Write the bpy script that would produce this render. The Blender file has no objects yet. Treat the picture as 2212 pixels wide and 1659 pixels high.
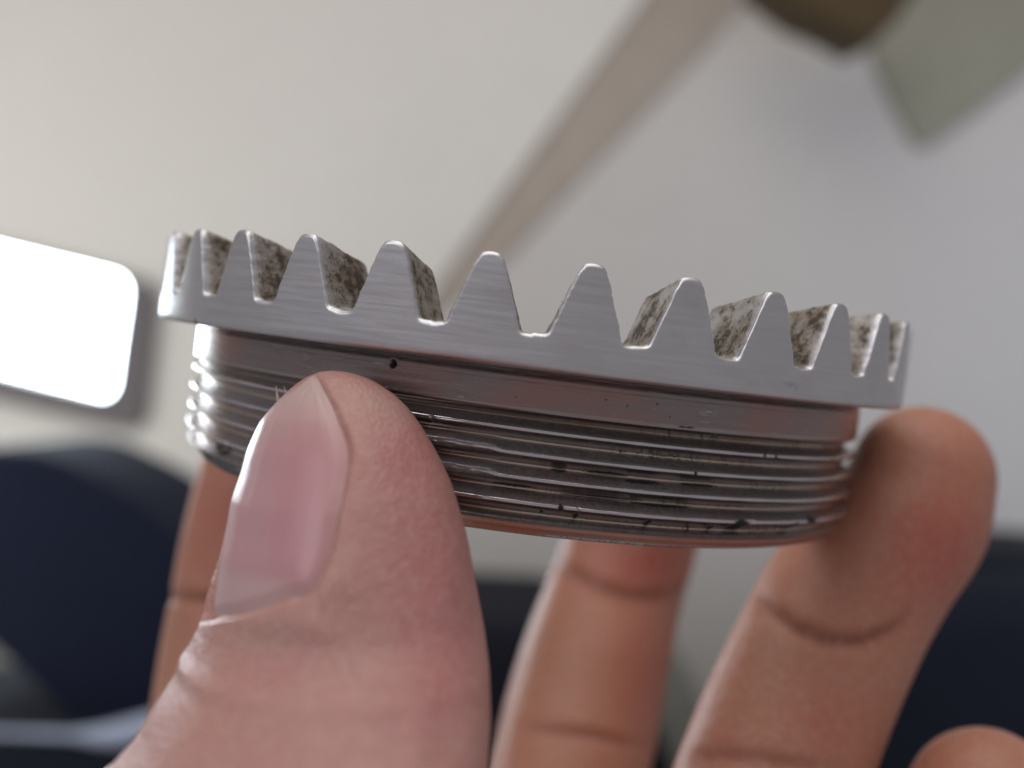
import bpy, bmesh, math, random
import numpy as np
from mathutils import Vector, Matrix

sc = bpy.context.scene
COL = sc.collection
S = 0.036            # outer radius of the ring in metres; ring lengths below are in radii
W, H, F = 2212.0, 1659.0, 2255.3

# ------------------------------------------------------------------ camera
CAM = np.array([0.0, -2.96431, -0.02649])
M3 = np.array([[0.99216209, -0.01341315, -0.12423554],
               [0.01798222, 0.9991997, 0.03572944],
               [0.12365687, -0.03768343, 0.99160927]])   # columns: right, forward, up
cd = bpy.data.cameras.new("camera")
cam = bpy.data.objects.new("camera", cd)
COL.objects.link(cam)
cam.matrix_world = Matrix.Translation(Vector(CAM * S)) @ Matrix((
    (M3[0, 0], M3[0, 2], -M3[0, 1]), (M3[1, 0], M3[1, 2], -M3[1, 1]), (M3[2, 0], M3[2, 2], -M3[2, 1]))).to_4x4()
cd.sensor_width = 36
cd.lens = 36 * F / W
cd.clip_start = 0.005
cd.clip_end = 50
cd.dof.use_dof = True
cd.dof.focus_distance = 2.06 * S
cd.dof.aperture_fstop = 15.5
sc.camera = cam

# ------------------------------------------------------------------ light
w = bpy.data.worlds.new("World")
sc.world = w
w.use_nodes = True
bg = w.node_tree.nodes["Background"]
bg.inputs[0].default_value = (0.90, 0.85, 0.91, 1)
bg.inputs[1].default_value = 0.28
sc.view_settings.view_transform = 'Standard'
sc.view_settings.look = 'None'
sc.view_settings.exposure = 0.0
sc.view_settings.gamma = 1.0


def U(x, y, d):
    """point at picture position (x, y) and depth d (metres)"""
    q = np.stack([(np.asarray(x, float) - W / 2) / F * d, np.ones_like(np.asarray(x, float)) * d,
                  -(np.asarray(y, float) - H / 2) / F * d], -1)
    return CAM * S + q @ M3.T


def px(P):
    q = (np.asarray(P) - CAM * S) @ M3
    return np.stack([W / 2 + F * q[..., 0] / q[..., 1], H / 2 - F * q[..., 2] / q[..., 1]], -1)


def area(name, loc, target, sx, sy, power, color):
    l = bpy.data.lights.new(name, 'AREA')
    l.shape = 'RECTANGLE'
    l.size, l.size_y = sx, sy
    l.energy = power
    l.color = color
    o = bpy.data.objects.new(name, l)
    COL.objects.link(o)
    o.location = loc
    o.rotation_euler = (Vector(target) - Vector(loc)).to_track_quat('-Z', 'Y').to_euler()
    return o


area("left_wall_fill", (-0.55, 0.25, -0.08), (-0.40, 0.9, -0.08), 0.4, 0.4, 1.25, (0.97, 0.985, 1.0))  # unseen fill added to brighten the left lining
area("overhead_fill", (-0.05, -0.02, 0.70), (0.0, 0.0, 0.0), 0.9, 0.5, 2.4, (1.0, 0.96, 0.90))  # unseen soft fill added overhead for the upper edges of the ring
area("right_wall_fill", (0.50, 0.25, 0.10), (0.32, 0.9, -0.14), 0.4, 0.4, 0.9, (0.66, 0.78, 1.0))  # added bluish fill that brightens the right-hand lining
area("front_fill", (-0.50, -0.50, 0.60), (0, 0, 0), 0.5, 0.5, 1.8, (0.97, 0.94, 1.0))  # added soft fill from the front left for the thumb

# ------------------------------------------------------------------ helpers
def tag(o, label=None, cat=None, group=None, kind=None):
    if label: o["label"] = label
    if cat: o["category"] = cat
    if group: o["group"] = group
    if kind: o["kind"] = kind
    return o


def link(name, me, mat=None, parent=None):
    o = bpy.data.objects.new(name, me)
    COL.objects.link(o)
    if mat: me.materials.append(mat)
    if parent: o.parent = parent
    return o


def mesh_np(name, V, Fc, smooth=True, uv=None, cols=None, normals=None):
    me = bpy.data.meshes.new(name)
    V = np.asarray(V, np.float32)
    Fc = np.asarray(Fc, np.int32)
    n = Fc.shape[1]
    me.vertices.add(len(V))
    me.vertices.foreach_set("co", V.ravel())
    me.loops.add(Fc.size)
    me.loops.foreach_set("vertex_index", Fc.ravel())
    me.polygons.add(len(Fc))
    me.polygons.foreach_set("loop_start", np.arange(0, Fc.size, n, dtype=np.int32))
    me.polygons.foreach_set("loop_total", np.full(len(Fc), n, np.int32))
    me.update(calc_edges=True)
    me.polygons.foreach_set("use_smooth", np.full(len(Fc), smooth))
    if uv is not None:
        l = me.uv_layers.new(name="uv")
        l.data.foreach_set("uv", np.asarray(uv, np.float32)[Fc.ravel()].ravel())
    for k, c in (cols or {}).items():
        c = np.asarray(c, np.float32)
        if c.ndim == 1:
            a = me.attributes.new(k, 'FLOAT', 'POINT')
            a.data.foreach_set("value", c)
        else:
            a = me.attributes.new(k, 'FLOAT_COLOR', 'POINT')
            a.data.foreach_set("color", np.concatenate([c, np.ones((len(c), 1), np.float32)], 1).ravel())
    if normals is not None:
        me.normals_split_custom_set_from_vertices([tuple(v) for v in normals])
    return me


def grid_faces(nr, nc, wrap=False):
    r, c = np.meshgrid(np.arange(nr - 1), np.arange(nc if wrap else nc - 1), indexing='ij')
    c2 = (c + 1) % nc
    return np.stack([r * nc + c, r * nc + c2, (r + 1) * nc + c2, (r + 1) * nc + c], -1).reshape(-1, 4)


def vnormals(V, Fc):
    a, b, c, d = (V[Fc[:, i]] for i in range(4))
    n = np.cross(c - a, d - b)
    N = np.zeros_like(V)
    for i in range(4):
        np.add.at(N, Fc[:, i], n)
    return N / (np.linalg.norm(N, axis=1, keepdims=True) + 1e-20)


def sstep(a, b, x):
    t = np.clip((x - a) / (b - a), 0, 1)
    return t * t * (3 - 2 * t)


rng = np.random.default_rng(7)


def noise1(x, freq, seed, per=None):
    """smooth value noise in 1d"""
    r = np.random.default_rng(seed)
    tab = r.uniform(-1, 1, 4096)
    t = np.asarray(x) * freq
    i = np.floor(t).astype(int)
    f = t - i
    f = f * f * (3 - 2 * f)
    return tab[i % 4096] * (1 - f) + tab[(i + 1) % 4096] * f


def noise2(x, y, seed):
    r = np.random.default_rng(seed)
    tab = r.uniform(-1, 1, (256, 256))
    i, j = np.floor(x).astype(int), np.floor(y).astype(int)
    f, g = x - i, y - j
    f, g = f * f * (3 - 2 * f), g * g * (3 - 2 * g)
    a = tab[i % 256, j % 256] * (1 - f) + tab[(i + 1) % 256, j % 256] * f
    b = tab[i % 256, (j + 1) % 256] * (1 - f) + tab[(i + 1) % 256, (j + 1) % 256] * f
    return a * (1 - g) + b * g


class NT:
    def __init__(s, name):
        s.m = bpy.data.materials.new(name)
        s.m.use_nodes = True
        s.t = s.m.node_tree
        s.b = s.t.nodes["Principled BSDF"]

    def n(s, typ, **kw):
        nd = s.t.nodes.new(typ)
        for k, v in kw.items():
            if isinstance(k, str) and k.startswith("i_"):
                nd.inputs[k[2:].replace("_", " ")].default_value = v
            else:
                setattr(nd, k, v)
        return nd

    def l(s, a, b):
        s.t.links.new(a, b)

    def inp(s, nd, i, v):
        if isinstance(v, bpy.types.NodeSocket): s.l(v, nd.inputs[i])
        elif v is not None: nd.inputs[i].default_value = v

    def mapping(s, vec, scale):
        m = s.n('ShaderNodeMapping')
        s.l(vec, m.inputs[0])
        m.inputs['Scale'].default_value = scale
        return m.outputs[0]

    def noise(s, vec, scale, detail=4, rough=0.6, dist=0):
        m = s.n('ShaderNodeTexNoise')
        s.l(vec, m.inputs['Vector'])
        m.inputs['Scale'].default_value = scale
        m.inputs['Detail'].default_value = detail
        m.inputs['Roughness'].default_value = rough
        m.inputs['Distortion'].default_value = dist
        return m.outputs['Fac']

    def ramp(s, fac, a, b, lo=0.0, hi=1.0):
        m = s.n('ShaderNodeMapRange', clamp=True, interpolation_type='SMOOTHSTEP')
        s.l(fac, m.inputs[0])
        m.inputs[1].default_value, m.inputs[2].default_value = a, b
        m.inputs[3].default_value, m.inputs[4].default_value = lo, hi
        return m.outputs[0]

    def math(s, op, a, b=None):
        m = s.n('ShaderNodeMath', operation=op)
        s.inp(m, 0, a)
        s.inp(m, 1, b)
        return m.outputs[0]

    def mix(s, fac, a, b, blend='MIX'):
        m = s.n('ShaderNodeMix', data_type='RGBA', blend_type=blend)
        s.inp(m, 0, fac)
        s.inp(m, 6, a)
        s.inp(m, 7, b)
        return m.outputs[2]

    def attr(s, name):
        return s.n('ShaderNodeAttribute', attribute_name=name)

    def bump(s, h, strength, dist, prev=None):
        m = s.n('ShaderNodeBump')
        m.inputs['Strength'].default_value = strength
        m.inputs['Distance'].default_value = dist
        s.l(h, m.inputs['Height'])
        if prev is not None: s.l(prev, m.inputs['Normal'])
        return m.outputs[0]


# ------------------------------------------------------------------ metals
def metal(name, base, rough, brushed=1.0, skin_refl=0.0, spec=0.0):
    """turned steel; skin_refl = amount of brown skin reflection painted in wide soft patches"""
    t = NT(name)
    uv = t.n('ShaderNodeUVMap', uv_map="uv").outputs[0]
    obj = t.n('ShaderNodeTexCoord').outputs['Object']
    fine = t.noise(t.mapping(uv, (9, 1500, 1)), 1.0, 4, 0.6)
    mid = t.noise(t.mapping(uv, (5, 120, 1)), 1.0, 4, 0.6, 0.3)
    blot = t.noise(t.mapping(uv, (9, 12, 1)), 1.0, 4, 0.6)
    grime = t.attr("grime").outputs['Fac']
    inner = t.attr("inner").outputs['Fac']
    c = t.mix(t.ramp(mid, 0.3, 0.7), (*[x * 0.955 for x in base], 1), (*[min(1, x * 1.035) for x in base], 1))
    c = t.mix(t.ramp(blot, 0.45, 0.75, 0, 0.25), c, (base[0] * 0.72, base[1] * 0.66, base[2] * 0.60, 1))
    sk = t.n('ShaderNodeMapping')
    t.l(uv, sk.inputs[0])
    sk.inputs['Rotation'].default_value = (0, 0, math.radians(7))
    sk.inputs['Scale'].default_value = (7, 70, 1)
    sn = t.noise(sk.outputs[0], 1.0, 2, 0.5, 0.4)
    sl_ = t.math('MULTIPLY', t.ramp(t.math('ABSOLUTE', t.math('SUBTRACT', sn, 0.5)), 0.0, 0.010, 1, 0), t.ramp(blot, 0.48, 0.62))
    c = t.mix(t.math('MULTIPLY', sl_, 0.55), c, (0.80, 0.80, 0.82, 1))
    if skin_refl:
        tz = t.noise(t.mapping(uv, (2.6, 7, 1)), 1.0, 3, 0.55, 0.6)  # brownish reflections of the hand painted into the base colour
        c = t.mix(t.ramp(tz, 0.42, 0.62, 0, skin_refl), c, (0.40, 0.235, 0.205, 1))
    # random specks of dirt, elongated along the turning direction
    sp = t.noise(t.mapping(uv, (60, 130, 1)), 1.0, 3, 0.75)
    spm = t.ramp(sp, 0.71 - spec, 0.76 - spec)
    # tooth flanks: pitted brown-black stains
    st = t.noise(obj, 1500, 5, 0.75)
    st2 = t.noise(obj, 420, 3, 0.6)
    stm = t.math('MULTIPLY', t.ramp(t.math('ADD', st, t.math('MULTIPLY', st2, 0.55)), 0.75, 0.90), inner)
    warm = t.math('MULTIPLY', t.ramp(st2, 0.3, 0.62, 0.45, 0.95), inner)
    c = t.mix(warm, c, (0.29, 0.235, 0.17, 1))
    gold = t.attr('gold').outputs['Fac']
    c = t.mix(t.attr('glinting').outputs['Fac'], c, (0.72, 0.69, 0.71, 1))
    c = t.mix(gold, c, (0.80, 0.66, 0.42, 1))
    c = t.mix(t.math('MULTIPLY', stm, .88), c, (0.062, 0.042, 0.027, 1))
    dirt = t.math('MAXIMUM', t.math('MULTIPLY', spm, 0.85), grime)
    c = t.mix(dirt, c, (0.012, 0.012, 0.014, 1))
    t.l(c, t.b.inputs['Base Color'])
    nonmetal = t.math('MAXIMUM', t.math('MAXIMUM', dirt, stm), t.math('MULTIPLY', warm, 0.55))
    t.l(t.math('SUBTRACT', 1.0, nonmetal), t.b.inputs['Metallic'])
    r = t.math('ADD', t.ramp(mid, 0.3, 0.7, rough * 0.85, rough * 1.15), t.math('MULTIPLY', nonmetal, 0.35))
    t.l(r, t.b.inputs['Roughness'])
    n = t.bump(fine, 0.5 * brushed, 0.00003)
    n = t.bump(mid, 0.05 * brushed, 0.00003, n)
    grit = t.noise(obj, 5200, 2, 0.5)
    n = t.bump(grit, 0.25, 0.00002, n)
    n2 = t.bump(t.math('MULTIPLY', t.math('ADD', st, st2), inner), 0.9, 0.00022, n)
    t.l(n2, t.b.inputs['Normal'])
    return t.m


M_face = metal("satin_turned_steel", (0.69, 0.69, 0.70), 0.42, 0.28)
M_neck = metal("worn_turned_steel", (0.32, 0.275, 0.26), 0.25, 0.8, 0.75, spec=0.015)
M_thread = metal("bright_thread_steel", (0.42, 0.38, 0.355), 0.20, 0.35, 0.45, spec=0.02)

# ------------------------------------------------------------------ ring: crown of teeth and collar
PH0, NT_ = 0.1004, 32
PITCH = 2 * math.pi / NT_
TEETH = range(-8, 8)
prof = np.array([(-.5, 0), (-.42, 0.0), (-.378, .0), (-.358, .004), (-.348, .012), (-.32, .027), (-.245, .067), (-.19, .099),
                 (-.150, .121), (-.118, .134), (-.082, .1415), (-.035, .1452), (.035, .1452), (.082, .1415), (.118, .134),
                 (.150, .121), (.19, .099), (.245, .067), (.32, .027), (.348, .012), (.358, .004), (.378, .0), (.42, 0.0), (.5, 0)])
NS = 72
# arc length resample of one pitch
pp = prof * [PITCH, 1]
sl = np.concatenate([[0], np.cumsum(np.linalg.norm(np.diff(pp, axis=0), axis=1))])
ss = np.linspace(0, sl[-1], NS + 1)
pr = np.stack([np.interp(ss, sl, pp[:, 0]), np.interp(ss, sl, pp[:, 1])], 1)
for _ in range(1):
    pr[1:-1] = .25 * pr[:-2] + .5 * pr[1:-1] + .25 * pr[2:]
P = []
for k in range(-16, 16):
    q = pr[:-1].copy()
    if k in TEETH:
        j = np.random.default_rng(100 + k)
        q[:, 1] *= 1 + j.uniform(-.012, .012)
        q[:, 0] += j.uniform(-.0015, .0015) * np.clip(q[:, 1] / .05, 0, 1)
        q[:, 1] += .0022 * noise1(q[:, 0] + k * 3.1, 50, 5) * (q[:, 1] < .03)
        tipz = .1452 - j.uniform(0, .0022)
        q[:, 1] = np.where(q[:, 1] > tipz - .004, tipz - .004 + (q[:, 1] - tipz + .004) * .6, q[:, 1])
        q[:, 0] += .0009 * noise1(q[:, 1] * 3 + k * 7.7, 45, 6) * np.clip(q[:, 1] / .03, 0, 1)
        nk = j.uniform(.03, .13)
        q[:, 0] += j.choice([-1, 1]) * .0009 * np.exp(-((q[:, 1] - nk) / .004) ** 2)
    else:
        q[:, 1] = 0
    q[:, 0] += PH0 + k * PITCH
    P.append(q)
P = np.concatenate(P)
NC = len(P)
# inward normals of the profile (into the metal)
d = np.roll(P, -1, 0) - np.roll(P, 1, 0)
d[0] = P[1] - P[0]
d[-1] = P[-1] - P[-2]
nin = np.stack([d[:, 1], -d[:, 0]], 1)
nin /= np.linalg.norm(nin, axis=1, keepdims=True)
RHO, RIN, RHOI, ZA, ZB = .0115, .805, .045, -.030, -.0697
rows, innr = [], []


def addrow(r, dl, k, inn, z=None):
    """one row of the crown: radius r, profile inset dl, height factor k"""
    q = P + nin * (dl if np.ndim(dl) == 0 else dl[:, None])
    if np.ndim(dl) == 1 and dl is RV: q[:, 0] = QX
    zz = q[:, 1].copy()
    zz = np.where(P[:, 1] > 0.004, zz * k + (1 - k) * -0.0, zz)
    if z is not None: zz = z if np.ndim(z) else np.full(NC, z)
    r = r + np.zeros(NC)
    rows.append(np.stack([r * np.sin(q[:, 0]), -r * np.cos(q[:, 0]), zz, q[:, 0]], 1))
    innr.append(np.full(NC, inn))


RV = .0045 + .0085 * np.clip(nin[:, 1] ** 2 * 1.1 - .1, 0, 1)
RV = np.convolve(np.concatenate([RV[-6:], RV, RV[:6]]), np.ones(13) / 13, 'valid')
q0 = P + nin * RV[:, None]
QX = np.maximum.accumulate(q0[:, 0] + 1e-6 * np.arange(NC))
wall_top = q0[:, 1]
# collar rows below ZA (bottom up), then the wall up to the profile
NB = 0
for th in np.linspace(0, math.pi / 2, 5):
    addrow(1 - .018 * (1 - math.sin(th)) ** 1.1, RV, 1, 0, z=ZB + .0145 * (1 - math.cos(th)))
    NB += 1
for z in (-.050, -.044, -.037, ZA):
    addrow(1, RV, 1, 0, z=z)
    NB += 1
for s in np.linspace(0, 1, 9)[1:]:
    addrow(1, RV, 1, 0, z=ZA + (wall_top - ZA) * s)
for th in np.linspace(0, math.pi / 2, 7)[1:]:
    addrow(1 - RV * (1 - math.cos(th)), RV * (1 - math.sin(th)), 1, 0.0)
for s in np.linspace(0, 1, 22)[1:]:
    r = (1 - RHO) + (RIN + RHOI - 1 + RHO) * s
    addrow(r, 0, 1 - .22 * s, float(sstep(-0.10, 0.14, s)))
for th in np.linspace(0, math.pi / 2, 8)[1:]:
    addrow(RIN + RHOI * (1 - math.sin(th)), RHOI * .55 * (1 - math.cos(th)), .78, 1.0)
lastz = rows[-1][:, 2].copy()
for s in np.linspace(0, 1, 7)[1:]:
    addrow(RIN, RHOI * .55, .78, 1.0 - s, z=lastz + (-.06 - lastz) * s)
addrow(RIN, RHOI * .55, .78, 0, z=-.10)
G = np.array(rows)
NR = len(G)
# roughen the flanks a little
rr = np.array(innr)
ang, zz = G[:, :, 3], G[:, :, 2]
rad = np.hypot(G[:, :, 0], G[:, :, 1])
jit = noise2(ang * 60 + 40, rad * 90, 3) * .6 + noise2(ang * 150 + 90, rad * 220, 4) * .4
G[:, :, 2] += jit * .0030 * rr * np.clip((.972 - rad) / .03, 0, 1) * (zz > -.01)
V = G[:, :, :3].reshape(-1, 3) * S
Fc = grid_faces(NR, NC, True)
# columns were laid out with increasing angle: make the normals point out
N = vnormals(V, Fc)
mid = N.reshape(NR, NC, 3)[NB - 1, NC // 2]
pos = G[NB - 1, NC // 2, :3]
if mid[0] * pos[0] + mid[1] * pos[1] < 0:
    Fc = Fc[:, ::-1]
    N = -N
inn = rr.reshape(-1)
UV = np.stack([G[:, :, 3].ravel(), (G[:, :, 2] + rad * .5).ravel()], 1)
# a small pit near the lower edge of the collar
gr = np.exp(-(((UV[:, 0] + .8385) / .006) ** 2 + ((G[:, :, 2].ravel() + .0625) / .005) ** 2) ** 2)
gr = np.maximum(gr, 0.55 * (np.exp(-(((UV[:, 0] - .565) / .022) ** 2 + ((G[:, :, 2].ravel() + .040 + .08 * (UV[:, 0] - .565)) / .0035) ** 2))) * (noise2(UV[:, 0] * 300, G[:, :, 2].ravel() * 400, 9) > -.2))

ring = bpy.data.objects.new("toothed_ring", None)
COL.objects.link(ring)
ring.empty_display_size = .01
tag(ring, "machined steel ring with pointed teeth on top and worn burred screw thread below", "machine part")


def subset(name, sel, parent=ring, mat=M_face):
    f = Fc[sel]
    ids, inv = np.unique(f.ravel(), return_inverse=True)
    me = mesh_np(name, V[ids], inv.reshape(-1, 4), uv=UV[ids], cols={"inner": inn[ids], "grime": gr[ids]}, normals=N[ids])
    return link(name, me, mat, parent)


frow = np.repeat(np.arange(NR - 1), NC)
fcol = np.tile(np.arange(NC), NR - 1)
tooth_of = fcol // NS - 16
is_tooth = (frow >= NB - 1) & (tooth_of >= -8) & (tooth_of < 8)
for k in TEETH:
    subset("tooth", is_tooth & (tooth_of == k))
subset("collar", ~is_tooth)

# ------------------------------------------------------------------ neck and thread
PT, Z0 = .0482, -.1912
RC, DEP = .902, .030
phi = np.concatenate([np.linspace(-1.45, 1.45, 1000)[:-1], np.linspace(1.45, 2 * math.pi - 1.45, 200)[:-1]])
zrow = np.concatenate([np.linspace(-.060, -.142, 26)[:-1], np.linspace(-.142, -.370, 128)[:-1], np.linspace(-.370, -.403, 9)])
PHI, ZZ = np.meshgrid(phi, zrow)
pw = (PHI + math.pi) % (2 * math.pi) - math.pi
u = (ZZ - Z0) / PT + (pw - .08) / (2 * math.pi)
# smeared and burred crests left of the middle
burr = (sstep(-.46, -.40, pw) * (1 - sstep(-.065, -.030, pw)))
near2 = np.exp(-((ZZ + .229) / .013) ** 2) + np.exp(-((ZZ + .278) / .013) ** 2)
wob = noise1(pw, 26, 11) * .022 + noise1(pw, 90, 12) * .008
sm = burr * np.clip(near2, 0, 1)
u2 = u - sm * (.14 + wob)
tri = np.abs((u2 + .5) % 1.0 - .5) * 2          # 0 at crest, 1 at root
crest_w = .10 + .07 * sm + .015 * (noise1(pw * 3, 6, 13))
g = sstep(0, 1, np.clip((tri - crest_w) / (.90 - crest_w), 0, 1)) * .35 + np.clip((tri - crest_w) / (.90 - crest_w), 0, 1) * .65
# crest slightly hollow with raised burr lips
lip = np.exp(-((tri - crest_w) / .05) ** 2) * .0018 * (1 + .25 * noise1(pw + np.floor(u) * 7.7, 60, 14))
fade = sstep(-.150, -.172, -(-ZZ)) if False else 1 - sstep(-.172, -.150, ZZ)
r = RC - DEP * g * fade + lip * fade
r += sm * np.exp(-(tri / .3) ** 2) * (.0030 + .0012 * noise1(pw, 70, 15))
r += np.exp(-(((pw + .068) / .014) ** 2 + ((ZZ + .331) / .007) ** 2)) * .006
# nicks on crests
nick = (noise2(pw * 40 + 30, np.floor(u + .5) * 13.3, 21) > .93) * np.exp(-(tri / .25) ** 2) * fade
r -= nick * .006
# neck: shallow undercut just below the collar, tool lines
neckm = 1 - sstep(.10, .155, -ZZ)
r = r + neckm * (.0008 * noise1(ZZ, 260, 16) - .003 * np.exp(-((ZZ + .074) / .010) ** 2))
# tapered lead at the bottom
lead = sstep(-.366, -.374, ZZ) if False else sstep(.366, .374, -ZZ)
slope = RC - .012 - np.clip(-ZZ - .372, 0, 1) * .9
r = r * (1 - lead) + np.minimum(slope, RC) * lead + .003 * lead * noise1(pw, 5, 17)
# pits
pits = [(-.306, -.0944, .0062), (.18, -.112, .0016), (.23, -.118, .0018), (-.02, -.128, .0015), (.30, -.109, .0020), (.335, -.133, .0014)]
gm = np.zeros_like(r)
for a, b, c in pits:
    e = np.exp(-((((pw - a) * .9 / c) ** 2 + ((ZZ - b) / c) ** 2)) ** 2)
    r -= 1.5 * c * e
    gm = np.maximum(gm, e)
# grime blobs lodged in the grooves
blobs = [(.574, -.349, .030, .016), (.50, -.357, .007, .009), (.44, -.362, .005, .006), (.325, -.352, .008, .012), (.11, -.338, .007, .009),
         (.15, -.352, .006, .010), (.78, -.352, .03, .010), (.86, -.340, .025, .008), (.07, -.350, .004, .006), (.21, -.262, .05, .0045), (.10, -.265, .02, .005),
         (.30, -.272, .05, .004), (-.93, -.350, .04, .010), (-.87, -.355, .02, .008), (.24, -.215, .004, .004), (.62, -.195, .004, .006), (.66, -.197, .004, .006),
         (.42, -.243, .004, .006), (.20, -.312, .10, .0045), (.36, -.317, .08, .0040), (.0, -.306, .05, .003), (.45, -.270, .06, .003), (.38, -.150, .035, .0012),
         (.52, -.158, .07, .0010)]
nz = noise2(pw * 160 + 300, ZZ * 260 + 100, 31) * .5 + noise2(pw * 420 + 300, ZZ * 600 + 100, 32) * .5
for a, b, sx, sz in blobs:
    e = ((pw - a) / sx) ** 2 + ((ZZ - b) / sz) ** 2
    gm = np.maximum(gm, 1 - sstep(.6, 1.3, e + nz * .7))
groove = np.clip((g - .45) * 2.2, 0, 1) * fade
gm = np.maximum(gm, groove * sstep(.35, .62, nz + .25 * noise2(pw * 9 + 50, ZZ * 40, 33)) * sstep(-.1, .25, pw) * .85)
r += .0015 * np.clip(gm, 0, 1) * groove
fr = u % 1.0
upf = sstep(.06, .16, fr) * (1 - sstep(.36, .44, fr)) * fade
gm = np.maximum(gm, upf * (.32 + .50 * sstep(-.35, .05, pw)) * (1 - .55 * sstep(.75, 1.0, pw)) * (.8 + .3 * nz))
gold = np.exp(-((tri - .985) / .035) ** 2) * fade * .8  # specular line of the concave root painted as a gold stripe
lft = 1 - sstep(-.75, -.30, pw)
glinting = np.clip(np.exp(-((tri - crest_w * .6) / (crest_w * .9)) ** 2) + lft * sstep(.52, .60, fr) + .35 * sstep(.5, .56, fr) * (1 - sstep(.70, .85, fr)), 0, 1) * fade  # highlights painted on the crests, light bands on the lower flanks
gm = np.clip(gm, 0, 1) * (1 - .7 * gold)
yel = np.exp(-(((pw + .93) / .06) ** 2 + ((ZZ + .322) / .006) ** 2) ** 2) * (nz > -.1)
X = np.stack([r * np.sin(PHI), -r * np.cos(PHI), ZZ], -1)
nr, nc = PHI.shape
# underside and bore
extra = []
for rr_, z_ in ((.862, -.4055), (.835, -.4055), (.81, -.400), (.80, -.39), (.80, -.25), (.80, -.0999)):
    extra.append(np.stack([rr_ * np.sin(phi), -rr_ * np.cos(phi), np.full(nc, z_)], -1))
X = np.concatenate([X, np.array(extra)], 0)
gm = np.concatenate([gm, np.zeros((6, nc))])
gold = np.concatenate([np.maximum(gold, yel * .7), np.zeros((6, nc))])
glinting = np.concatenate([glinting, np.zeros((6, nc))])
UVb = np.stack([np.concatenate([pw, np.tile(pw[0], (6, 1))]), np.concatenate([ZZ, X[-6:, :, 2]])], -1).reshape(-1, 2)
Vb = X.reshape(-1, 3) * S
Fb = grid_faces(nr + 6, nc, True)
Nb = vnormals(Vb, Fb)
i0 = 10 * nc + 500
if Nb[i0, 1] > 0:
    Fb = Fb[:, ::-1]
    Nb = -Nb
brow = np.repeat(np.arange(nr + 5), nc)
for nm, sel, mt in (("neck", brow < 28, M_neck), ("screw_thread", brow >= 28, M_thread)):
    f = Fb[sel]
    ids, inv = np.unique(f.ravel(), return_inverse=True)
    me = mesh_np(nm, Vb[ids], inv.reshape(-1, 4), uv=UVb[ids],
                 cols={"inner": np.zeros(len(ids)), "grime": gm.ravel()[ids], "gold": gold.ravel()[ids], "glinting": glinting.ravel()[ids]}, normals=Nb[ids])
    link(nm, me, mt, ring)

# ------------------------------------------------------------------ skin
def skin(name, rough=0.40, bumpk=1.0):
    t = NT(name)
    obj = t.n('ShaderNodeTexCoord').outputs['Object']
    col = t.attr("tint").outputs['Color']
    mott = t.noise(obj, 330, 4, 0.6)
    mott2 = t.noise(obj, 1300, 3, 0.6)
    c = t.mix(t.ramp(mott, .38, .68, 0, .16), col, (0.52, 0.20, 0.17, 1))
    c = t.mix(t.ramp(mott2, .4, .7, 0, .16), c, (0.70, 0.52, 0.42, 1))
    t.l(c, t.b.inputs['Base Color'])
    t.b.inputs['Subsurface Weight'].default_value = 0.35
    t.b.inputs['Subsurface Radius'].default_value = (1.0, 0.35, 0.2)
    t.b.inputs['Subsurface Scale'].default_value = 0.0022
    t.b.inputs['Roughness'].default_value = rough
    t.b.inputs['Specular IOR Level'].default_value = 0.45
    v = t.n('ShaderNodeTexVoronoi', feature='DISTANCE_TO_EDGE')
    t.l(t.noise_vec(obj) if hasattr(t, 'noise_vec') else obj, v.inputs['Vector'])
    v.inputs['Scale'].default_value = 1900
    ridg = t.ramp(v.outputs['Distance'], 0.0, 0.25)
    n = t.bump(ridg, .45 * bumpk, .00007)
    n = t.bump(t.noise(obj, 2600, 4, .6), .35 * bumpk, .00010, n)
    n = t.bump(t.noise(t.mapping(obj, (1, 1, .35)), 620, 3, .55), .35 * bumpk, .00025, n)
    t.l(n, t.b.inputs['Normal'])
    return t.m


M_skin = skin("skin")
tn = NT("nail")
o_ = tn.n('ShaderNodeTexCoord').outputs['Object']
tn.l(tn.attr("tint").outputs['Color'], tn.b.inputs['Base Color'])
tn.b.inputs['Subsurface Weight'].default_value = 0.35
tn.b.inputs['Subsurface Radius'].default_value = (1.0, 0.4, 0.3)
tn.b.inputs['Subsurface Scale'].default_value = 0.001
tn.b.inputs['Roughness'].default_value = 0.31
tn.b.inputs['Specular IOR Level'].default_value = 0.5
nuv = tn.n('ShaderNodeUVMap', uv_map="uv").outputs[0]
nb_ = tn.bump(tn.noise(tn.mapping(nuv, (70, 3, 1)), 1.0, 3, .6), .12, .00005)
nb_ = tn.bump(tn.noise(o_, 3000, 3, .6), .25, .00004, nb_)
tn.l(nb_, tn.b.inputs['Normal'])
M_nail = tn.m

# ---- thumb: sections through its outline
TL = np.array([(717, 801), (700, 802.5), (689, 804), (663, 815), (635, 834), (604, 858), (583, 882), (563, 907), (547, 940), (533, 972), (518, 1022), (497, 1079),
               (485, 1141), (473, 1190), (460, 1265), (450, 1326), (436, 1359), (409, 1398), (383, 1424), (375, 1450), (353, 1483), (329, 1520),
               (296, 1573), (263, 1619), (234, 1652), (120, 1790), (0, 2000), (-60, 2300)], float)
TR = np.array([(717, 801), (740, 803), (764, 808), (807, 823), (853, 850), (882, 880), (912, 920), (941, 966), (960, 1004), (978, 1040), (990, 1075), (1008, 1141),
               (1033, 1260), (1049, 1347), (1059, 1429), (1061, 1553), (1056, 1659), (1050, 1800), (1055, 2000), (1080, 2300)], float)
TD = np.array([(800, 2.03), (850, 2.015), (1000, 1.965), (1200, 1.90), (1330, 1.86), (1450, 1.79), (1659, 1.66), (2000, 1.56), (2300, 1.55)], float)
ny = 420
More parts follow.
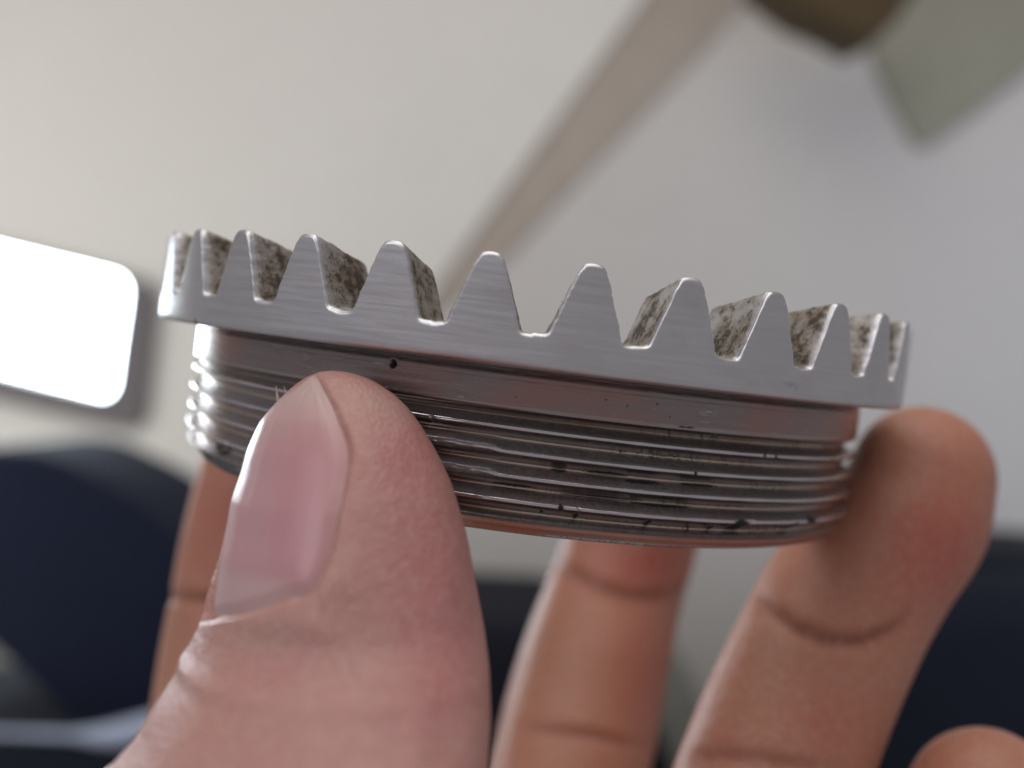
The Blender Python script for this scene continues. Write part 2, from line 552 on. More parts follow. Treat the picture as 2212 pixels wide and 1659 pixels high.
tt = np.linspace(0, 1, ny)
ys = 801 + (2250 - 801) * (0.06 * tt + .94 * tt ** 1.0)
ys = np.concatenate([801 + 30 * np.linspace(0, 1, 40)[:-1] ** 2.2, np.linspace(831, 1700, 420), np.linspace(1710, 2280, 30)])
ny = len(ys)


def smooth(a, n, keep=25):
    b = a.copy()
    for _ in range(n):
        b[keep:-1] = .25 * b[keep - 1:-2] + .5 * b[keep:-1] + .25 * b[keep + 1:]
    return b


xl = smooth(np.interp(ys, TL[:, 1], TL[:, 0]), 8)
xr = smooth(np.interp(ys, TR[:, 1], TR[:, 0]), 14)
dp = smooth(np.interp(ys, TD[:, 0], TD[:, 1]), 200, 2)
A0 = math.radians(-48)
axb = .80
ext = math.hypot(math.cos(A0), axb * math.sin(A0))
nb = 320
beta = np.linspace(-math.pi, math.pi, nb, endpoint=False)
Lw, Rw = U(xl, ys, 1.0), U(xr, ys, 1.0)
Cc = CAM * S
Lw = Cc + (Lw - Cc) * dp[:, None] * S
Rw = Cc + (Rw - Cc) * dp[:, None] * S
c0 = (Lw + Rw) / 2
hw = np.linalg.norm(Rw - Lw, axis=1) / 2
Xd = np.tile((Rw[200] - Lw[200]) / np.linalg.norm(Rw[200] - Lw[200]), (ny, 1))
tow = -np.tile(M3[:, 1], (ny, 1))


def tsec(i, b):
    """undisplaced thumb surface: i row index array, b angle from the middle of the nail"""
    gx = (np.sin(b) * math.cos(A0) + axb * np.cos(b) * math.sin(A0)) / ext
    gt = (-np.sin(b) * math.sin(A0) + axb * np.cos(b) * math.cos(A0)) / ext
    # pad squeezed flat against the ring
    gt = np.where(gt < -.72, -.72 + (gt + .72) * .35, gt)
    h_ = hw[i][..., None]
    return c0[i] + Xd[i] * h_ * gx[..., None] + tow[i] * h_ * gt[..., None]


# nail outline: right fold as picture points -> angle
NRg = np.array([(699, 808), (712, 830), (732, 860), (751, 895), (764, 925), (777, 953), (779, 970), (772, 1000), (764, 1045), (757, 1079),
                (750, 1129), (738, 1180), (722, 1218), (702, 1245), (680, 1260)], float)
PF = np.array([(680, 1236), (666, 1243), (625, 1260), (563, 1285), (502, 1310), (460, 1334)], float)
bb = np.linspace(-.6, 2.2, 1401)
gxb = (np.sin(bb) * math.cos(A0) + axb * np.cos(bb) * math.sin(A0)) / ext


def beta_at(x, y):
    a, b = np.interp(y, ys, xl), np.interp(y, ys, xr)
    g_ = np.clip((x - (a + b) / 2) / ((b - a) / 2 + 1e-9), -.985, .97)
    k = np.argmin(np.abs(gxb[(bb < 1.7)] - g_))
    return bb[k]


bR = np.array([beta_at(x, y) for x, y in NRg])
yy_ = np.linspace(NRg[0, 1], NRg[-1, 1], 120)
bb_ = np.interp(yy_, NRg[:, 1], bR)
for _ in range(60):
    bb_[1:-1] = .25 * bb_[:-2] + .5 * bb_[1:-1] + .25 * bb_[2:]
NRg = np.stack([np.zeros(120), yy_], 1)
bR = bb_
bP = np.array([beta_at(x, y) for x, y in PF])
bP[0] = bR[-1]
order = np.argsort(bP)


def nail_field(b, y):
    """signed distance in mm (positive inside the nail)"""
    be = np.interp(y, NRg[:, 1], bR) + .05
    loc = np.interp(y, ys, hw) * 1000 / ext
    dl = (be - np.abs(b)) * loc * .9
    yp = np.interp(b, bP[order], PF[order, 1])
    yp = np.where(b < bP.min(), PF[-1, 1] + (bP.min() - b) * -25, yp)
    mmpp = np.interp(y, ys, dp) * S * 1000 / F
    dpv = (yp - y) * mmpp
    k = .6
    h_ = np.clip(.5 + .5 * (dl - dpv) / k, 0, 1)
    return dl * (1 - h_) + dpv * h_ - k * h_ * (1 - h_)


I, Bt = np.meshgrid(np.arange(ny), beta, indexing='ij')
Yg = ys[I]
Vt = tsec(I, Bt)
Fg = grid_faces(ny, nb, True)
Nt = vnormals(Vt.reshape(-1, 3), Fg).reshape(ny, nb, 3)
if np.sum(Nt[200, nb // 2] * tow[0]) < 0:
    Nt = -Nt
    Fg = Fg[:, ::-1]
fd = nail_field(Bt, Yg)
tipm = sstep(803, 835, Yg)
outm = np.where(fd < 0, 1, 0)
disp = -.30 * sstep(-.25, .15, fd) * tipm                                 # nail bed
wallh = .17 * sstep(860, 960, Yg) + .05 + .22 * sstep(1240, 1300, Yg)
disp += wallh * np.where(fd > -.55, np.exp(-((fd + .55) / .42) ** 2), np.exp(-((fd + .55) / 1.9) ** 2)) * (fd < .3) * tipm          # fold of skin round the nail
disp -= .12 * np.exp(-((fd + .12) / .16) ** 2) * tipm                      # groove
# knuckle-side wrinkles and the soft furrow running down from the nail corner
pxs = px(Vt)
pX, pY = pxs[..., 0], pxs[..., 1]


def crease(pts, wpx, X_, Y_):
    dmin = np.full(X_.shape, 1e9)
    tpar = np.zeros(X_.shape)
    n_ = len(pts) - 1
    for k, (a, b) in enumerate(zip(pts[:-1], pts[1:])):
        a, b = np.array(a, float), np.array(b, float)
        ab = b - a
        t_ = np.clip(((X_ - a[0]) * ab[0] + (Y_ - a[1]) * ab[1]) / (ab @ ab), 0, 1)
        dd = np.hypot(X_ - a[0] - t_ * ab[0], Y_ - a[1] - t_ * ab[1])
        tpar = np.where(dd < dmin, (k + t_) / n_, tpar)
        dmin = np.minimum(dmin, dd)
    return np.exp(-(dmin / wpx) ** 2) * np.sin(np.clip(tpar, .02, .98) * math.pi) ** .5


front = (np.sum(Nt * tow[:, None, :], -1) > -.05)
disp -= .09 * crease([(712, 1250), (730, 1330), (745, 1420), (775, 1500)], 9, pX, pY) * front
disp -= .10 * crease([(738, 1225), (752, 1300), (770, 1380)], 7, pX, pY) * front
disp -= .10 * crease([(690, 1275), (700, 1340), (705, 1400)], 7, pX, pY) * front
disp += .22 * np.exp(-((pX - 730) ** 2 / 5000 + (pY - 1290) ** 2 / 9000)) * front
disp += .06 * noise2(pX / 60 + 50, pY / 90 + 20, 41)
Vd = Vt + Nt * (disp * .001)[..., None]
# skin tints
tint = np.zeros((ny, nb, 3)) + np.array([0.51, 0.275, 0.235])
pink = np.array([0.50, 0.185, 0.185])
pale = np.array([0.54, 0.35, 0.29])


def blend(c, col, m):
    return c * (1 - m[..., None]) + np.array(col) * m[..., None]


def blob(x, y, sx, sy):
    return np.exp(-((pX - x) / sx) ** 2 - ((pY - y) / sy) ** 2)


tint = blend(tint, pink, np.clip(.5 * blob(900, 1150, 140, 240) + .4 * blob(980, 1330, 110, 190) + .5 * blob(620, 1430, 110, 70) + .45 * blob(900, 1520, 140, 120) + .4 * blob(870, 950, 90, 100), 0, 1))
tint = blend(tint, pale, np.clip(.7 * blob(560, 1370, 90, 50) + .25 * blob(740, 1480, 120, 90) + .6 * blob(820, 880, 60, 50), 0, 1))
tint = blend(tint, (.46, .24, .17), .22 * np.exp(-((fd + .1) / .28) ** 2) * sstep(900, 950, Yg) * (1 - sstep(1150, 1250, Yg)))
tint = blend(tint, (.50, .30, .24), .08 * np.exp(-((fd + .1) / .3) ** 2))
tint = blend(tint, (.50, .25, .16), .6 * sstep(60, 0, 60 + (pX - 955)) if False else .0 * fd)

# ---- the remaining hand: fingers behind the ring, palm below
def tube(sp, n=40, flat=.88, seg=70, dome=14):
    """sp: rows of (x, y, depth in radii, half width in picture px); first row is the centre of the fingertip dome"""
    sp = np.array(sp, float)
    t0 = np.concatenate([[0], np.cumsum(np.hypot(np.diff(sp[:, 0]), np.diff(sp[:, 1])))])
    # smooth resampling (Catmull-Rom)
    tq = np.linspace(0, t0[-1], seg)
    out = np.empty((seg, 4))
    for c in range(4):
        m = np.gradient(sp[:, c], t0)
        k = np.clip(np.searchsorted(t0, tq, side='right') - 1, 0, len(t0) - 2)
        h = t0[k + 1] - t0[k]
        s = (tq - t0[k]) / h
        out[:, c] = (2 * s ** 3 - 3 * s ** 2 + 1) * sp[k, c] + (s ** 3 - 2 * s ** 2 + s) * h * m[k] + (-2 * s ** 3 + 3 * s ** 2) * sp[k + 1, c] + (s ** 3 - s ** 2) * h * m[k + 1]
    C_ = Cc + (U(out[:, 0], out[:, 1], 1.0) - Cc) * out[:, 2:3] * S
    R_ = out[:, 3] * out[:, 2] * S / F
    T = np.gradient(C_, axis=0)
    T /= np.linalg.norm(T, axis=1, keepdims=True)
    # dome rows
    th = np.linspace(math.pi / 2, 0, dome)[:-1]
    Cd = np.array([C_[0] - T[0] * R_[0] * math.sin(a) for a in th])
    Rd = np.array([R_[0] * math.cos(a) for a in th])
    C_, R_, T = np.concatenate([Cd, C_]), np.concatenate([Rd, R_]), np.concatenate([np.tile(T[0], (len(th), 1)), T])
    fw = -M3[:, 1]
    Xv = np.cross(T, fw)
    Xv /= np.linalg.norm(Xv, axis=1, keepdims=True)
    Zv = np.cross(Xv, T)
    a = np.linspace(0, 2 * math.pi, n, endpoint=False)
    Vv = C_[:, None] + R_[:, None, None] * (np.cos(a)[None, :, None] * Xv[:, None] + flat * np.sin(a)[None, :, None] * Zv[:, None])
    # close the far end
    Vv[-1] = C_[-1]
    return Vv.reshape(-1, 3), grid_faces(len(C_), n, True)


fingers = [
    # index, left, behind the ring
    [(600, 830, 3.66, 112), (575, 930, 3.62, 122), (560, 1030, 3.58, 130), (535, 1160, 3.54, 138), (512, 1300, 3.48, 142), (488, 1450, 3.40, 146), (470, 1600, 3.3, 150), (450, 1900, 3.1, 165), (520, 2400, 2.9, 185), (650, 2800, 2.75, 200)],
    # middle
    [(1420, 960, 4.0, 128), (1390, 1080, 3.98, 136), (1357, 1190, 3.95, 142), (1325, 1290, 3.88, 146), (1292, 1400, 3.78, 157), (1260, 1530, 3.66, 168), (1232, 1659, 3.52, 172), (1170, 1950, 3.25, 186), (1120, 2400, 2.95, 205), (1110, 2850, 2.75, 220)],
    # ring finger, its tip beside the right rim
    [(1992, 1028, 3.02, 152), (1965, 1110, 3.0, 166), (1898, 1200, 2.97, 176), (1830, 1300, 2.93, 186), (1775, 1410, 2.88, 190), (1722, 1530, 2.82, 195), (1672, 1659, 2.75, 200), (1585, 1950, 2.65, 215), (1510, 2400, 2.55, 230), (1480, 2850, 2.5, 240)],
    # little finger, only its tip in the corner
    [(2130, 1748, 2.68, 172), (2095, 1850, 2.66, 180), (2050, 2000, 2.64, 185), (1980, 2300, 2.58, 198), (1880, 2850, 2.5, 210)],
]
parts_v, parts_f, off = [], [], 0


def addp(vf):
    global off
    v, f = vf
    parts_v.append(v)
    parts_f.append(f + off)
    off += len(v)


for fsp in fingers: addp(tube(fsp))
# metacarpals fill the palm
for fsp in ([(650, 2700, 2.75, 210), (720, 3000, 2.6, 260), (800, 3400, 2.45, 300), (850, 3700, 2.4, 300)],
            [(1110, 2750, 2.75, 240), (1100, 3000, 2.6, 280), (1050, 3400, 2.45, 320), (1020, 3750, 2.4, 320)],
            [(1480, 2750, 2.5, 250), (1420, 3000, 2.45, 290), (1300, 3400, 2.4, 320), (1200, 3750, 2.4, 320)],
            [(1880, 2750, 2.5, 220), (1760, 3000, 2.45, 270), (1560, 3400, 2.4, 300), (1380, 3750, 2.4, 300)],
            [(540, 2080, 1.60, 440), (560, 2300, 1.66, 470), (640, 2700, 1.85, 470), (780, 3100, 2.1, 450), (950, 3600, 2.35, 420)],
            [(1100, 3600, 2.4, 420), (1120, 4000, 2.4, 420), (1130, 4600, 2.4, 430), (1140, 5600, 2.3, 440)]):
    addp(tube(fsp, seg=30))
hv, hf = np.concatenate(parts_v), np.concatenate(parts_f)
tmp = mesh_np("tmp", hv, hf)
to = bpy.data.objects.new("tmp", tmp)
COL.objects.link(to)
md = to.modifiers.new("r", 'REMESH')
md.mode = 'VOXEL'
md.voxel_size = 0.0006
sm_ = to.modifiers.new("s", 'SMOOTH')
sm_.factor = .5
sm_.iterations = 10
dg = bpy.context.evaluated_depsgraph_get()
me2 = bpy.data.meshes.new_from_object(to.evaluated_get(dg))
bpy.data.objects.remove(to)
HV = np.empty(len(me2.vertices) * 3, np.float32)
me2.vertices.foreach_get("co", HV)
HV = HV.reshape(-1, 3).astype(float)
HF = np.empty(len(me2.loops), np.int32)
me2.loops.foreach_get("vertex_index", HF)
HF = HF.reshape(-1, 4)
HN = vnormals(HV, HF)
e = px(HV)
eX, eY = e[:, 0], e[:, 1]
frontm = sstep(-.1, .35, HN @ -M3[:, 1])
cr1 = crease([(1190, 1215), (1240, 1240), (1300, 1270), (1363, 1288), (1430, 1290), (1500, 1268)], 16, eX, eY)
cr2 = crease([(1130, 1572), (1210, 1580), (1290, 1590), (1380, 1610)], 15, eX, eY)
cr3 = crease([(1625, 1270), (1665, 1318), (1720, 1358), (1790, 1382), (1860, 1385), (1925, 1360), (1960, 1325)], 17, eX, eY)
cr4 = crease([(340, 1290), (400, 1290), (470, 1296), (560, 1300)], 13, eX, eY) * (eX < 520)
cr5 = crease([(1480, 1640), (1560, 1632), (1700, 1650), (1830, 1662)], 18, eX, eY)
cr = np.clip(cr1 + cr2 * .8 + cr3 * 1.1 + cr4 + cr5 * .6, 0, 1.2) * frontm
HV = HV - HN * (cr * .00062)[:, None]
# soft pads between the creases
pad = np.exp(-((eX - 1990) / 150) ** 2 - ((eY - 1130) / 150) ** 2) + .6 * np.exp(-((eX - 1340) / 120) ** 2 - ((eY - 1400) / 70) ** 2)
HV = HV + HN * (pad * frontm * .0005)[:, None]
ht = np.zeros((len(HV), 3)) + np.array([0.53, 0.235, 0.145])
pX, pY = eX, eY
ht = blend(ht, (.50, .12, .085), np.clip(.75 * blob(2020, 1180, 130, 160) + .8 * blob(1390, 1220, 110, 60) + .5 * blob(1400, 1480, 80, 150) + .4 * blob(470, 1150, 80, 120) + .4 * blob(1800, 1560, 100, 80), 0, 1))  # reddish skin; the middle finger blob also paints the ring's red shadow
ht = blend(ht, (.49, .25, .16), np.clip(.6 * blob(1660, 1400, 60, 200) + .5 * blob(1200, 1500, 60, 200) + .6 * blob(380, 1400, 50, 200), 0, 1))
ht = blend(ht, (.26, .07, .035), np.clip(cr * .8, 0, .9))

T_V = Vd.reshape(-1, 3)
allV = np.concatenate([T_V, HV])
allF = np.concatenate([Fg, HF + len(T_V)])
tints = np.concatenate([tint.reshape(-1, 3), ht])
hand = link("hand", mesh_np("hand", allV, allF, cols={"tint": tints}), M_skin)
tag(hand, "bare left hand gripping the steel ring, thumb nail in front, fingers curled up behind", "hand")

# ---- thumb nail plate
nu, nv = 260, 150
uu = np.linspace(0, 1, nu)
vv = np.linspace(-1, 1, nv)
VV, UU = np.meshgrid(vv, uu)
ytip = 812.0


def nail_pos(u_, v_):
    be0 = .0
    y_p = 1262.0
    # rows run from the free edge (u=0) to under the proximal fold (u=1)
    b_guess = v_ * np.interp(ytip + (y_p - ytip) * u_, NRg[:, 1], bR)
    yp = np.interp(b_guess, bP[order], PF[order, 1])
    yp = np.where(b_guess < bP.min(), PF[-1, 1] - (bP.min() - b_guess) * 25, yp) + 8
    y0 = ytip + 0 * v_ + 6 * (1 - v_ ** 2) * 0
    y = y0 + (yp - y0) * u_
    be = np.interp(y, NRg[:, 1], bR)
    b = v_ * (be + .07)
    return b, y


Bn, Yn = nail_pos(UU, VV)
In = np.interp(Yn, ys, np.arange(ny))


def tsec_f(If, b):
    i = np.clip(np.floor(If).astype(int), 0, ny - 2)
    f = (If - i)[..., None]
    return tsec(i, b) * (1 - f) + tsec(i + 1, b) * f


Pn = tsec_f(In, Bn)
Fn = grid_faces(nu, nv)
Nn = vnormals(Pn.reshape(-1, 3), Fn).reshape(nu, nv, 3)
if np.sum(Nn[nu // 2, nv // 2] * tow[0]) < 0:
    Nn = -Nn
    Fn = Fn[:, ::-1]
fdn = nail_field(Bn, Yn)
hgt = -.02 + .16 * sstep(0, 3.0, fdn) - .24 * (1 - sstep(-.1, .9, fdn)) + .12 * (1 - sstep(0, .05, UU))
hgt += .015 * noise1(VV, 14, 51)
Pn = Pn + Nn * (hgt * .001)[..., None]
e = px(Pn)
pX, pY = e[..., 0], e[..., 1]
nt_ = np.zeros((nu, nv, 3)) + np.array([.57, .29, .30])
nt_ = blend(nt_, (.62, .42, .42), .5 * blob(560, 1120, 70, 260))
nt_ = blend(nt_, (.55, .27, .30), .6 * blob(640, 1150, 90, 150) + .0)
nt_ = blend(nt_, (.58, .42, .38), 1 - sstep(.02, .36, UU + .06 * VV ** 2 - .05 * np.clip(VV, 0, 1)))
nt_ = blend(nt_, (.66, .50, .48), sstep(-25, 30, pY - (1235 + (pX - 502) * .20)) * .6 * (1 - .6 * sstep(560, 700, pX)))
nt_ = blend(nt_, (.56, .36, .33), .25 * (1 - sstep(.2, 1.8, fdn)))
# rim down to give the plate thickness
rimv, rimf = [], []
Pf = Pn.reshape(-1, 3)
Nf = Nn.reshape(-1, 3)
cnt = nu * nv
edge = list(range(nv)) + [r_ * nv + nv - 1 for r_ in range(1, nu)] + [(nu - 1) * nv + c for c in range(nv - 2, -1, -1)] + [r_ * nv for r_ in range(nu - 2, 0, -1)]
low = Pf[edge] - Nf[edge] * .00035
m_ = len(edge)
rf = [(edge[i], edge[(i + 1) % m_], cnt + (i + 1) % m_, cnt + i) for i in range(m_)]
rf = np.array(rf)
uvn = np.concatenate([np.stack([VV, UU], -1).reshape(-1, 2), np.stack([VV, UU], -1).reshape(-1, 2)[edge]])
nail = link("thumb_nail", mesh_np("thumb_nail", np.concatenate([Pf, low]), np.concatenate([Fn, rf]), uv=uvn,
                                  cols={"tint": np.concatenate([nt_.reshape(-1, 3), nt_.reshape(-1, 3)[edge]])}), M_nail, hand)

# ---- two slivers of dry skin standing up from the thumb tip
def strand(pts, r0):
    bm = bmesh.new()
    prev = None
    for k, p_ in enumerate(pts):
        rr_ = r0 * (1 - .85 * k / (len(pts) - 1))
        ringv = [bm.verts.new(Vector(p_) + Vector((math.cos(a) * rr_, math.sin(a) * rr_ * .4, math.sin(a) * rr_ * .3))) for a in np.linspace(0, 2 * math.pi, 6, endpoint=False)]
        if prev:
            for i in range(6): bm.faces.new((prev[i], prev[(i + 1) % 6], ringv[(i + 1) % 6], ringv[i]))
        prev = ringv
    bm.faces.new(prev)
    me = bpy.data.meshes.new("skin_flake")
    bm.to_mesh(me)
    bm.free()
    return me


flk = NT("dry_skin")
flk.b.inputs['Base Color'].default_value = (.55, .45, .38, 1)
flk.b.inputs['Roughness'].default_value = .6
for pts, r0 in (([(601, 866), (599, 856), (598, 845), (596, 833)], .00013), ([(622, 853), (617, 845), (614, 837), (613, 833)], .00006)):
    link("skin_flake", strand([U(a, b, 1.985 * S) for a, b in pts], r0), flk.m, hand)

# ------------------------------------------------------------------ the vehicle cabin behind
def plain(name, c, rough=.7, bump=.0, scale=60, vary=.06):
    t = NT(name)
    obj = t.n('ShaderNodeTexCoord').outputs['Object']
    n = t.noise(obj, scale, 4, .6)
    n_big = t.noise(obj, 3.0, 3, .5)
    a = tuple(x * (1 - vary) for x in c) + (1,)
    b = tuple(x * (1 + vary) for x in c) + (1,)
    col = t.mix(t.ramp(n, .3, .7), a, b)
    t.l(t.mix(t.ramp(n_big, .3, .7, 0, .5), col, tuple(x * .93 for x in c) + (1,)), t.b.inputs['Base Color'])
    t.b.inputs['Roughness'].default_value = rough
    t.b.inputs['Specular IOR Level'].default_value = .25
    if bump: t.l(t.bump(n, bump, .002), t.b.inputs['Normal'])
    return t.m


def slab(name, poly, depth, thick, mat, parent=None, bevel=.0, seg=4, front=None):
    """plate whose front face follows poly (picture points) at depth metres, thick metres deep"""
    bm = bmesh.new()
    dd = depth if np.ndim(depth) else [depth] * len(poly)
    fr = [bm.verts.new(U(x, y, d_)) for (x, y), d_ in zip(poly, dd)]
    f = bm.faces.new(fr)
    rx = bmesh.ops.extrude_face_region(bm, geom=[f])
    vs = [v for v in rx['geom'] if isinstance(v, bmesh.types.BMVert)]
    fwv = Vector(M3[:, 1]) * thick
    for v in vs: v.co += fwv
    bmesh.ops.recalc_face_normals(bm, faces=bm.faces)
    if bevel:
        es = [e_ for e_ in bm.edges if all(v not in vs for v in e_.verts)] + [e_ for e_ in bm.edges if (e_.verts[0] in vs) != (e_.verts[1] in vs)]
        bmesh.ops.bevel(bm, geom=es, offset=bevel, segments=seg, affect='EDGES', profile=.6)
    for f in bm.faces: f.smooth = bool(bevel)
    me = bpy.data.meshes.new(name)
    bm.to_mesh(me)
    bm.free()
    return link(name, me, mat, parent)


def cushion(name, poly, depth, thick, mat, bev, inset=.22):
    """padded shape: outline rings drawn in towards the middle as they come forward"""
    pts = np.array([U(x, y, depth) for x, y in poly])
    n_ = len(pts)
    c_ = pts.mean(0)
    fw = M3[:, 1]
    rws = [pts + fw * thick]
    for th in np.linspace(0, math.pi / 2, 9):
        rws.append(c_ + (pts - c_) * (1 - inset * (1 - math.cos(th))) - fw * bev * math.sin(th))
    rws.append(c_ + (pts - c_) * (1 - inset) * .55 - fw * bev * 1.12)
    rws.append(np.tile(c_ - fw * bev * 1.15, (n_, 1)))
    Vc = np.concatenate(rws)
    Fq = grid_faces(len(rws), n_, True)
    Nq = vnormals(Vc, Fq)
    if Nq[n_ * 10] @ fw > 0: Fq = Fq[:, ::-1]
    return link(name, mesh_np(name, Vc, Fq), mat)


def rpoly(corners, rads, n=8):
    """polygon with rounded corners"""
    out = []
    m = len(corners)
    for i in range(m):
        p0, p1, p2 = (np.array(corners[(i + k) % m], float) for k in (-1, 0, 1))
        r_ = rads[i]
        a = p1 + (p0 - p1) / np.linalg.norm(p0 - p1) * r_
        b = p1 + (p2 - p1) / np.linalg.norm(p2 - p1) * r_
        for t_ in np.linspace(0, 1, n):
            out.append(tuple((1 - t_) ** 2 * a + 2 * t_ * (1 - t_) * p1 + t_ ** 2 * b))
    return out


def frame(name, outer, inner, depth, thick, mat, parent=None):
    bm = bmesh.new()
    o_ = [bm.verts.new(U(x, y, depth)) for x, y in outer]
    i_ = [bm.verts.new(U(x, y, depth)) for x, y in inner]
    fwv = Vector(M3[:, 1]) * thick
    o2 = [bm.verts.new(v.co + fwv) for v in o_]
    i2 = [bm.verts.new(v.co + fwv) for v in i_]
    n_ = len(o_)
    for k in range(n_):
        j = (k + 1) % n_
        bm.faces.new((o_[k], o_[j], i_[j], i_[k]))
        bm.faces.new((i_[k], i_[j], i2[j], i2[k]))
        bm.faces.new((o2[k], o2[j], o_[j], o_[k]))
        bm.faces.new((i2[k], i2[j], o2[j], o2[k]))
    bmesh.ops.recalc_face_normals(bm, faces=bm.faces)
    me = bpy.data.meshes.new(name)
    bm.to_mesh(me)
    bm.free()
    return link(name, me, mat, parent)


WD = .80
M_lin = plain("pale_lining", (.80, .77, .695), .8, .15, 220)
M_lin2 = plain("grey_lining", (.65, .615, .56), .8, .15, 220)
M_tan = plain("tan_trim", (.45, .385, .315), .7)
M_gas = plain("grey_rubber", (.17, .152, .15), .6)
M_olive = plain("olive_shadow", (.34, .325, .245), .7)
M_brown = plain("brown_plastic", (.085, .056, .022), .6)
M_navy = plain("navy_fabric", (.006, .010, .028), .85, .5, 500, .25)
M_navy2 = plain("slate_blue_fabric", (.004, .0065, .014), .85, .5, 500, .25)
M_grey = plain("olive_grey_panel", (.28, .28, .24), .75)
M_pipe = plain("pale_blue_piping", (.42, .48, .60), .5)
M_black = plain("black_seat_and_shadow", (.003, .004, .010), .7)

# window opening
wc = [(-760, 350), (276, 604), (255, 748), (240, 864), (-800, 604)]
win_in = rpoly(wc, [60, 38, 20, 42, 60], 8)
gas_c = [(-800, 338), (338, 612), (322, 760), (302, 935), (-860, 668)]
win_out = rpoly(gas_c, [80, 45, 20, 50, 80], 8)
# wall left of the pillar, with the opening cut out
def wall_with_hole():
    bm = bmesh.new()
    outer = [(-2600, -1600), (2100, -1600), (1430, -60), (950, 605), (560, 1300), (400, 3400), (-2600, 3400)]
    inner = rpoly([(-790, 341), (326, 617), (290, 920), (-845, 652)], [80, 60, 70, 80], 10)
    ov = [bm.verts.new(U(x, y, WD)) for x, y in outer]
    iv = [bm.verts.new(U(x, y, WD)) for x, y in inner]
    es = [bm.edges.new((v[i], v[(i + 1) % len(v)])) for v in (ov, iv) for i in range(len(v))]
    bmesh.ops.triangle_fill(bm, use_beauty=True, use_dissolve=False, edges=es)
    r_ = bmesh.ops.extrude_face_region(bm, geom=list(bm.faces))
    for v in r_['geom']:
        if isinstance(v, bmesh.types.BMVert): v.co += Vector(M3[:, 1]) * .03
    bmesh.ops.recalc_face_normals(bm, faces=bm.faces)
    me = bpy.data.meshes.new("wall")
    bm.to_mesh(me)
    bm.free()
    return link("wall", me, M_lin)


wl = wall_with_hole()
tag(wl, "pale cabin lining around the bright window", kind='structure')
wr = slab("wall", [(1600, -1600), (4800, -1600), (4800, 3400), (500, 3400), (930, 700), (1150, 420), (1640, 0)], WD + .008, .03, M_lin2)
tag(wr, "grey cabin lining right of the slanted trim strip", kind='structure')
tr = slab("trim_strip", [(1385, -60), (1665, -60), (1515, 110), (1235, 400), (1040, 610), (890, 710), (940, 600)], WD + .004, .002, M_tan)
tag(tr, "slanted tan trim strip crossing the pale lining behind the teeth", "trim")

win = bpy.data.objects.new("cabin_window", None)
COL.objects.link(win)
win.location = U(-260, 760, WD)
tag(win, "bright overexposed window with rounded corners and a dark rubber seal, at the left", "window")


def kid(o):
    o.parent = win
    o.matrix_parent_inverse = Matrix.Translation(-Vector(win.location))
    return o


kid(frame("rubber_seal", win_out, win_in, WD - .012, .035, M_gas))
em = NT("daylight_glass")
em.b.inputs['Base Color'].default_value = (.9, .95, 1, 1)
em.b.inputs['Emission Color'].default_value = (.80, .91, 1, 1)
em.b.inputs['Emission Strength'].default_value = 18.0
em.b.inputs['Roughness'].default_value = .1
kid(slab("pane", rpoly([(-790, 325), (300, 600), (262, 890), (-820, 625)], [60, 55, 60, 60], 10), WD + .012, .006, em.m))

# top right: brown block and olive panel standing in for a soft shadow
bl = slab("bracket", [(1630, -60), (1735, 20), (1800, 45), (1872, 86), (1930, 55), (2010, -60)], WD - .10, .05, M_brown, bevel=.004)
tag(bl, "dark brown blurred bracket cut off by the top edge", "bracket")
ol = cushion("shadow_flap", rpoly([(1800, -160), (2620, -160), (2400, 10), (2150, 210), (1985, 330), (1880, 120)], [40, 60, 120, 90, 40, 90], 7), WD + .003, .004, M_olive, .004, .30)
tag(ol, "olive grey shadow modelled as a flap in the top right corner beside the brown bracket", "painted shadow")


hr = cushion("headrest", rpoly([(-420, 1010), (60, 958), (300, 1070), (490, 1250), (400, 1640), (200, 1560), (-30, 1350), (-420, 1130)], [100, 90, 100, 60, 90, 60, 80, 90], 6), .50, .10, M_navy, .018)
tag(hr, "dark navy rounded headrest at the lower left below the window", "headrest")
sb = cushion("folded_seat", rpoly([(520, 1315), (1200, 1345), (1440, 1600), (1500, 1900), (1520, 3000), (380, 3000), (440, 1500)], [40, 30, 60, 60, 60, 60, 60], 5), .56, .14, M_black, .010)
tag(sb, "nearly black folded seat seen between thumb and middle finger", "seat")
og = cushion("seat_shell", rpoly([(1290, 1330), (1430, 1345), (1500, 1470), (1545, 1620), (1560, 3000), (1290, 3000)], [10, 30, 30, 40, 40, 40], 4), .62, .05, M_grey, .006)
tag(og, "olive grey seat edge in the gap between the two fingers", "seat edge")
sr = bpy.data.objects.new("car_seat", None)
COL.objects.link(sr)
sr.location = U(2250, 1700, .52)
tag(sr, "navy fabric seat with a black modelled shadow along its top at the lower right", "seat")
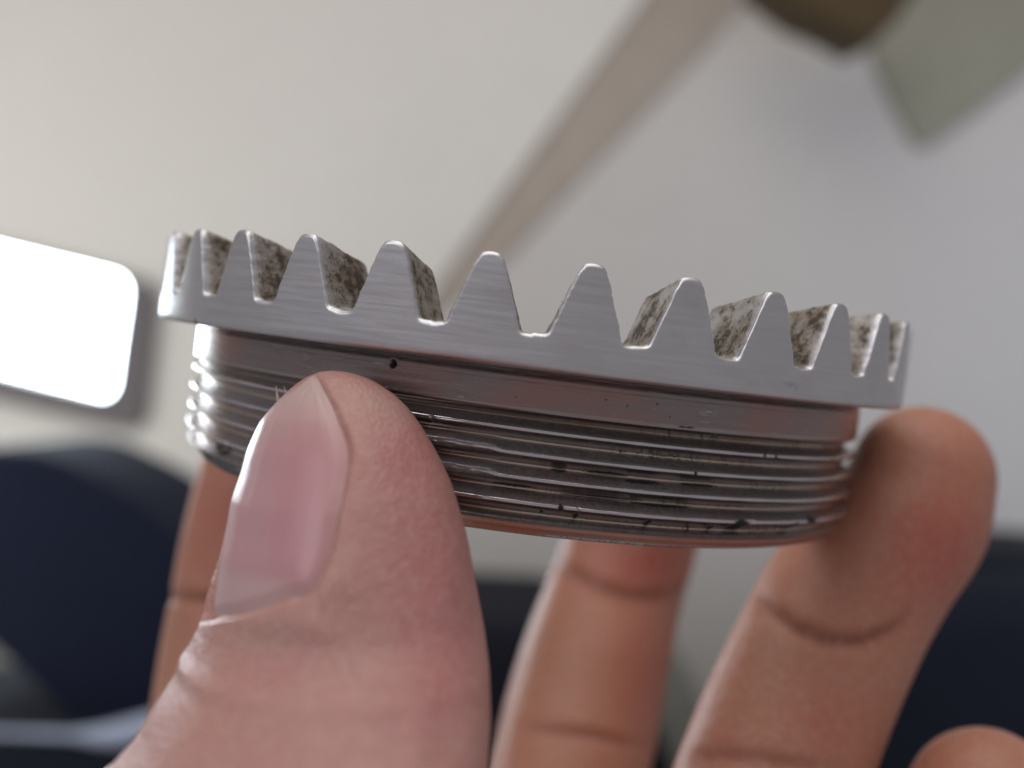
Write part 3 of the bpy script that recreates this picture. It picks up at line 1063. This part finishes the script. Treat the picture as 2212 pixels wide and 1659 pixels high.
for o_ in (cushion("top_shadow", rpoly([(1860, 1165), (2900, 1240), (2900, 1420), (1860, 1350)], [40, 60, 60, 40], 5), .54, .10, M_black, .010),  # black roll modelled for the shadow band along the seat top
           cushion("backrest", rpoly([(1820, 1300), (2140, 1238), (2900, 1300), (3000, 3000), (1760, 3000)], [60, 120, 90, 60, 60], 12), .50, .12, M_navy2, .03, .12)):
    o_.parent = sr
    o_.matrix_parent_inverse = Matrix.Translation(-Vector(sr.location))
dpn = slab("door_panel", [(-900, 1290), (-40, 1330), (240, 1590), (480, 1560), (520, 1500), (560, 2600), (-900, 2600)], .66, .04, M_grey, bevel=.01)
tag(dpn, "olive grey door panel under the navy headrest", "door panel")
cu = bpy.data.objects.new("seat_cushion", None)
COL.objects.link(cu)
cu.location = U(150, 1750, .45)
tag(cu, "dark blue seat cushion with pale piping in the bottom left corner", "cushion")
o_ = cushion("cushion_body", rpoly([(-700, 1590), (160, 1605), (420, 1590), (520, 2600), (-700, 2600)], [60, 60, 60, 60, 60], 5), .45, .12, M_navy2, .012)
o_.parent = cu
o_.matrix_parent_inverse = Matrix.Translation(-Vector(cu.location))


def pipe(pts, r0, depth):
    bm = bmesh.new()
    P_ = [Vector(U(x, y, depth)) for x, y in pts]
    prev = None
    up, fv = Vector(M3[:, 2]), Vector(M3[:, 1])
    for k, p_ in enumerate(P_):
        rr_ = r0[k]
        rg = [bm.verts.new(p_ + up * math.cos(a) * rr_ + fv * math.sin(a) * rr_) for a in np.linspace(0, 2 * math.pi, 12, endpoint=False)]
        if prev:
            for i in range(12): bm.faces.new((prev[i], prev[(i + 1) % 12], rg[(i + 1) % 12], rg[i])).smooth = True
        prev = rg
    bmesh.ops.recalc_face_normals(bm, faces=bm.faces)
    me = bpy.data.meshes.new("piping")
    bm.to_mesh(me)
    bm.free()
    return me


pi_ = link("piping", pipe([(-700, 1575), (0, 1583), (150, 1588), (215, 1590), (270, 1585), (330, 1568), (430, 1540)], [.0012, .0014, .0018, .0040, .0058, .0058, .004], .445), M_pipe, cu)
pi_.matrix_parent_inverse = Matrix.Translation(-Vector(cu.location))
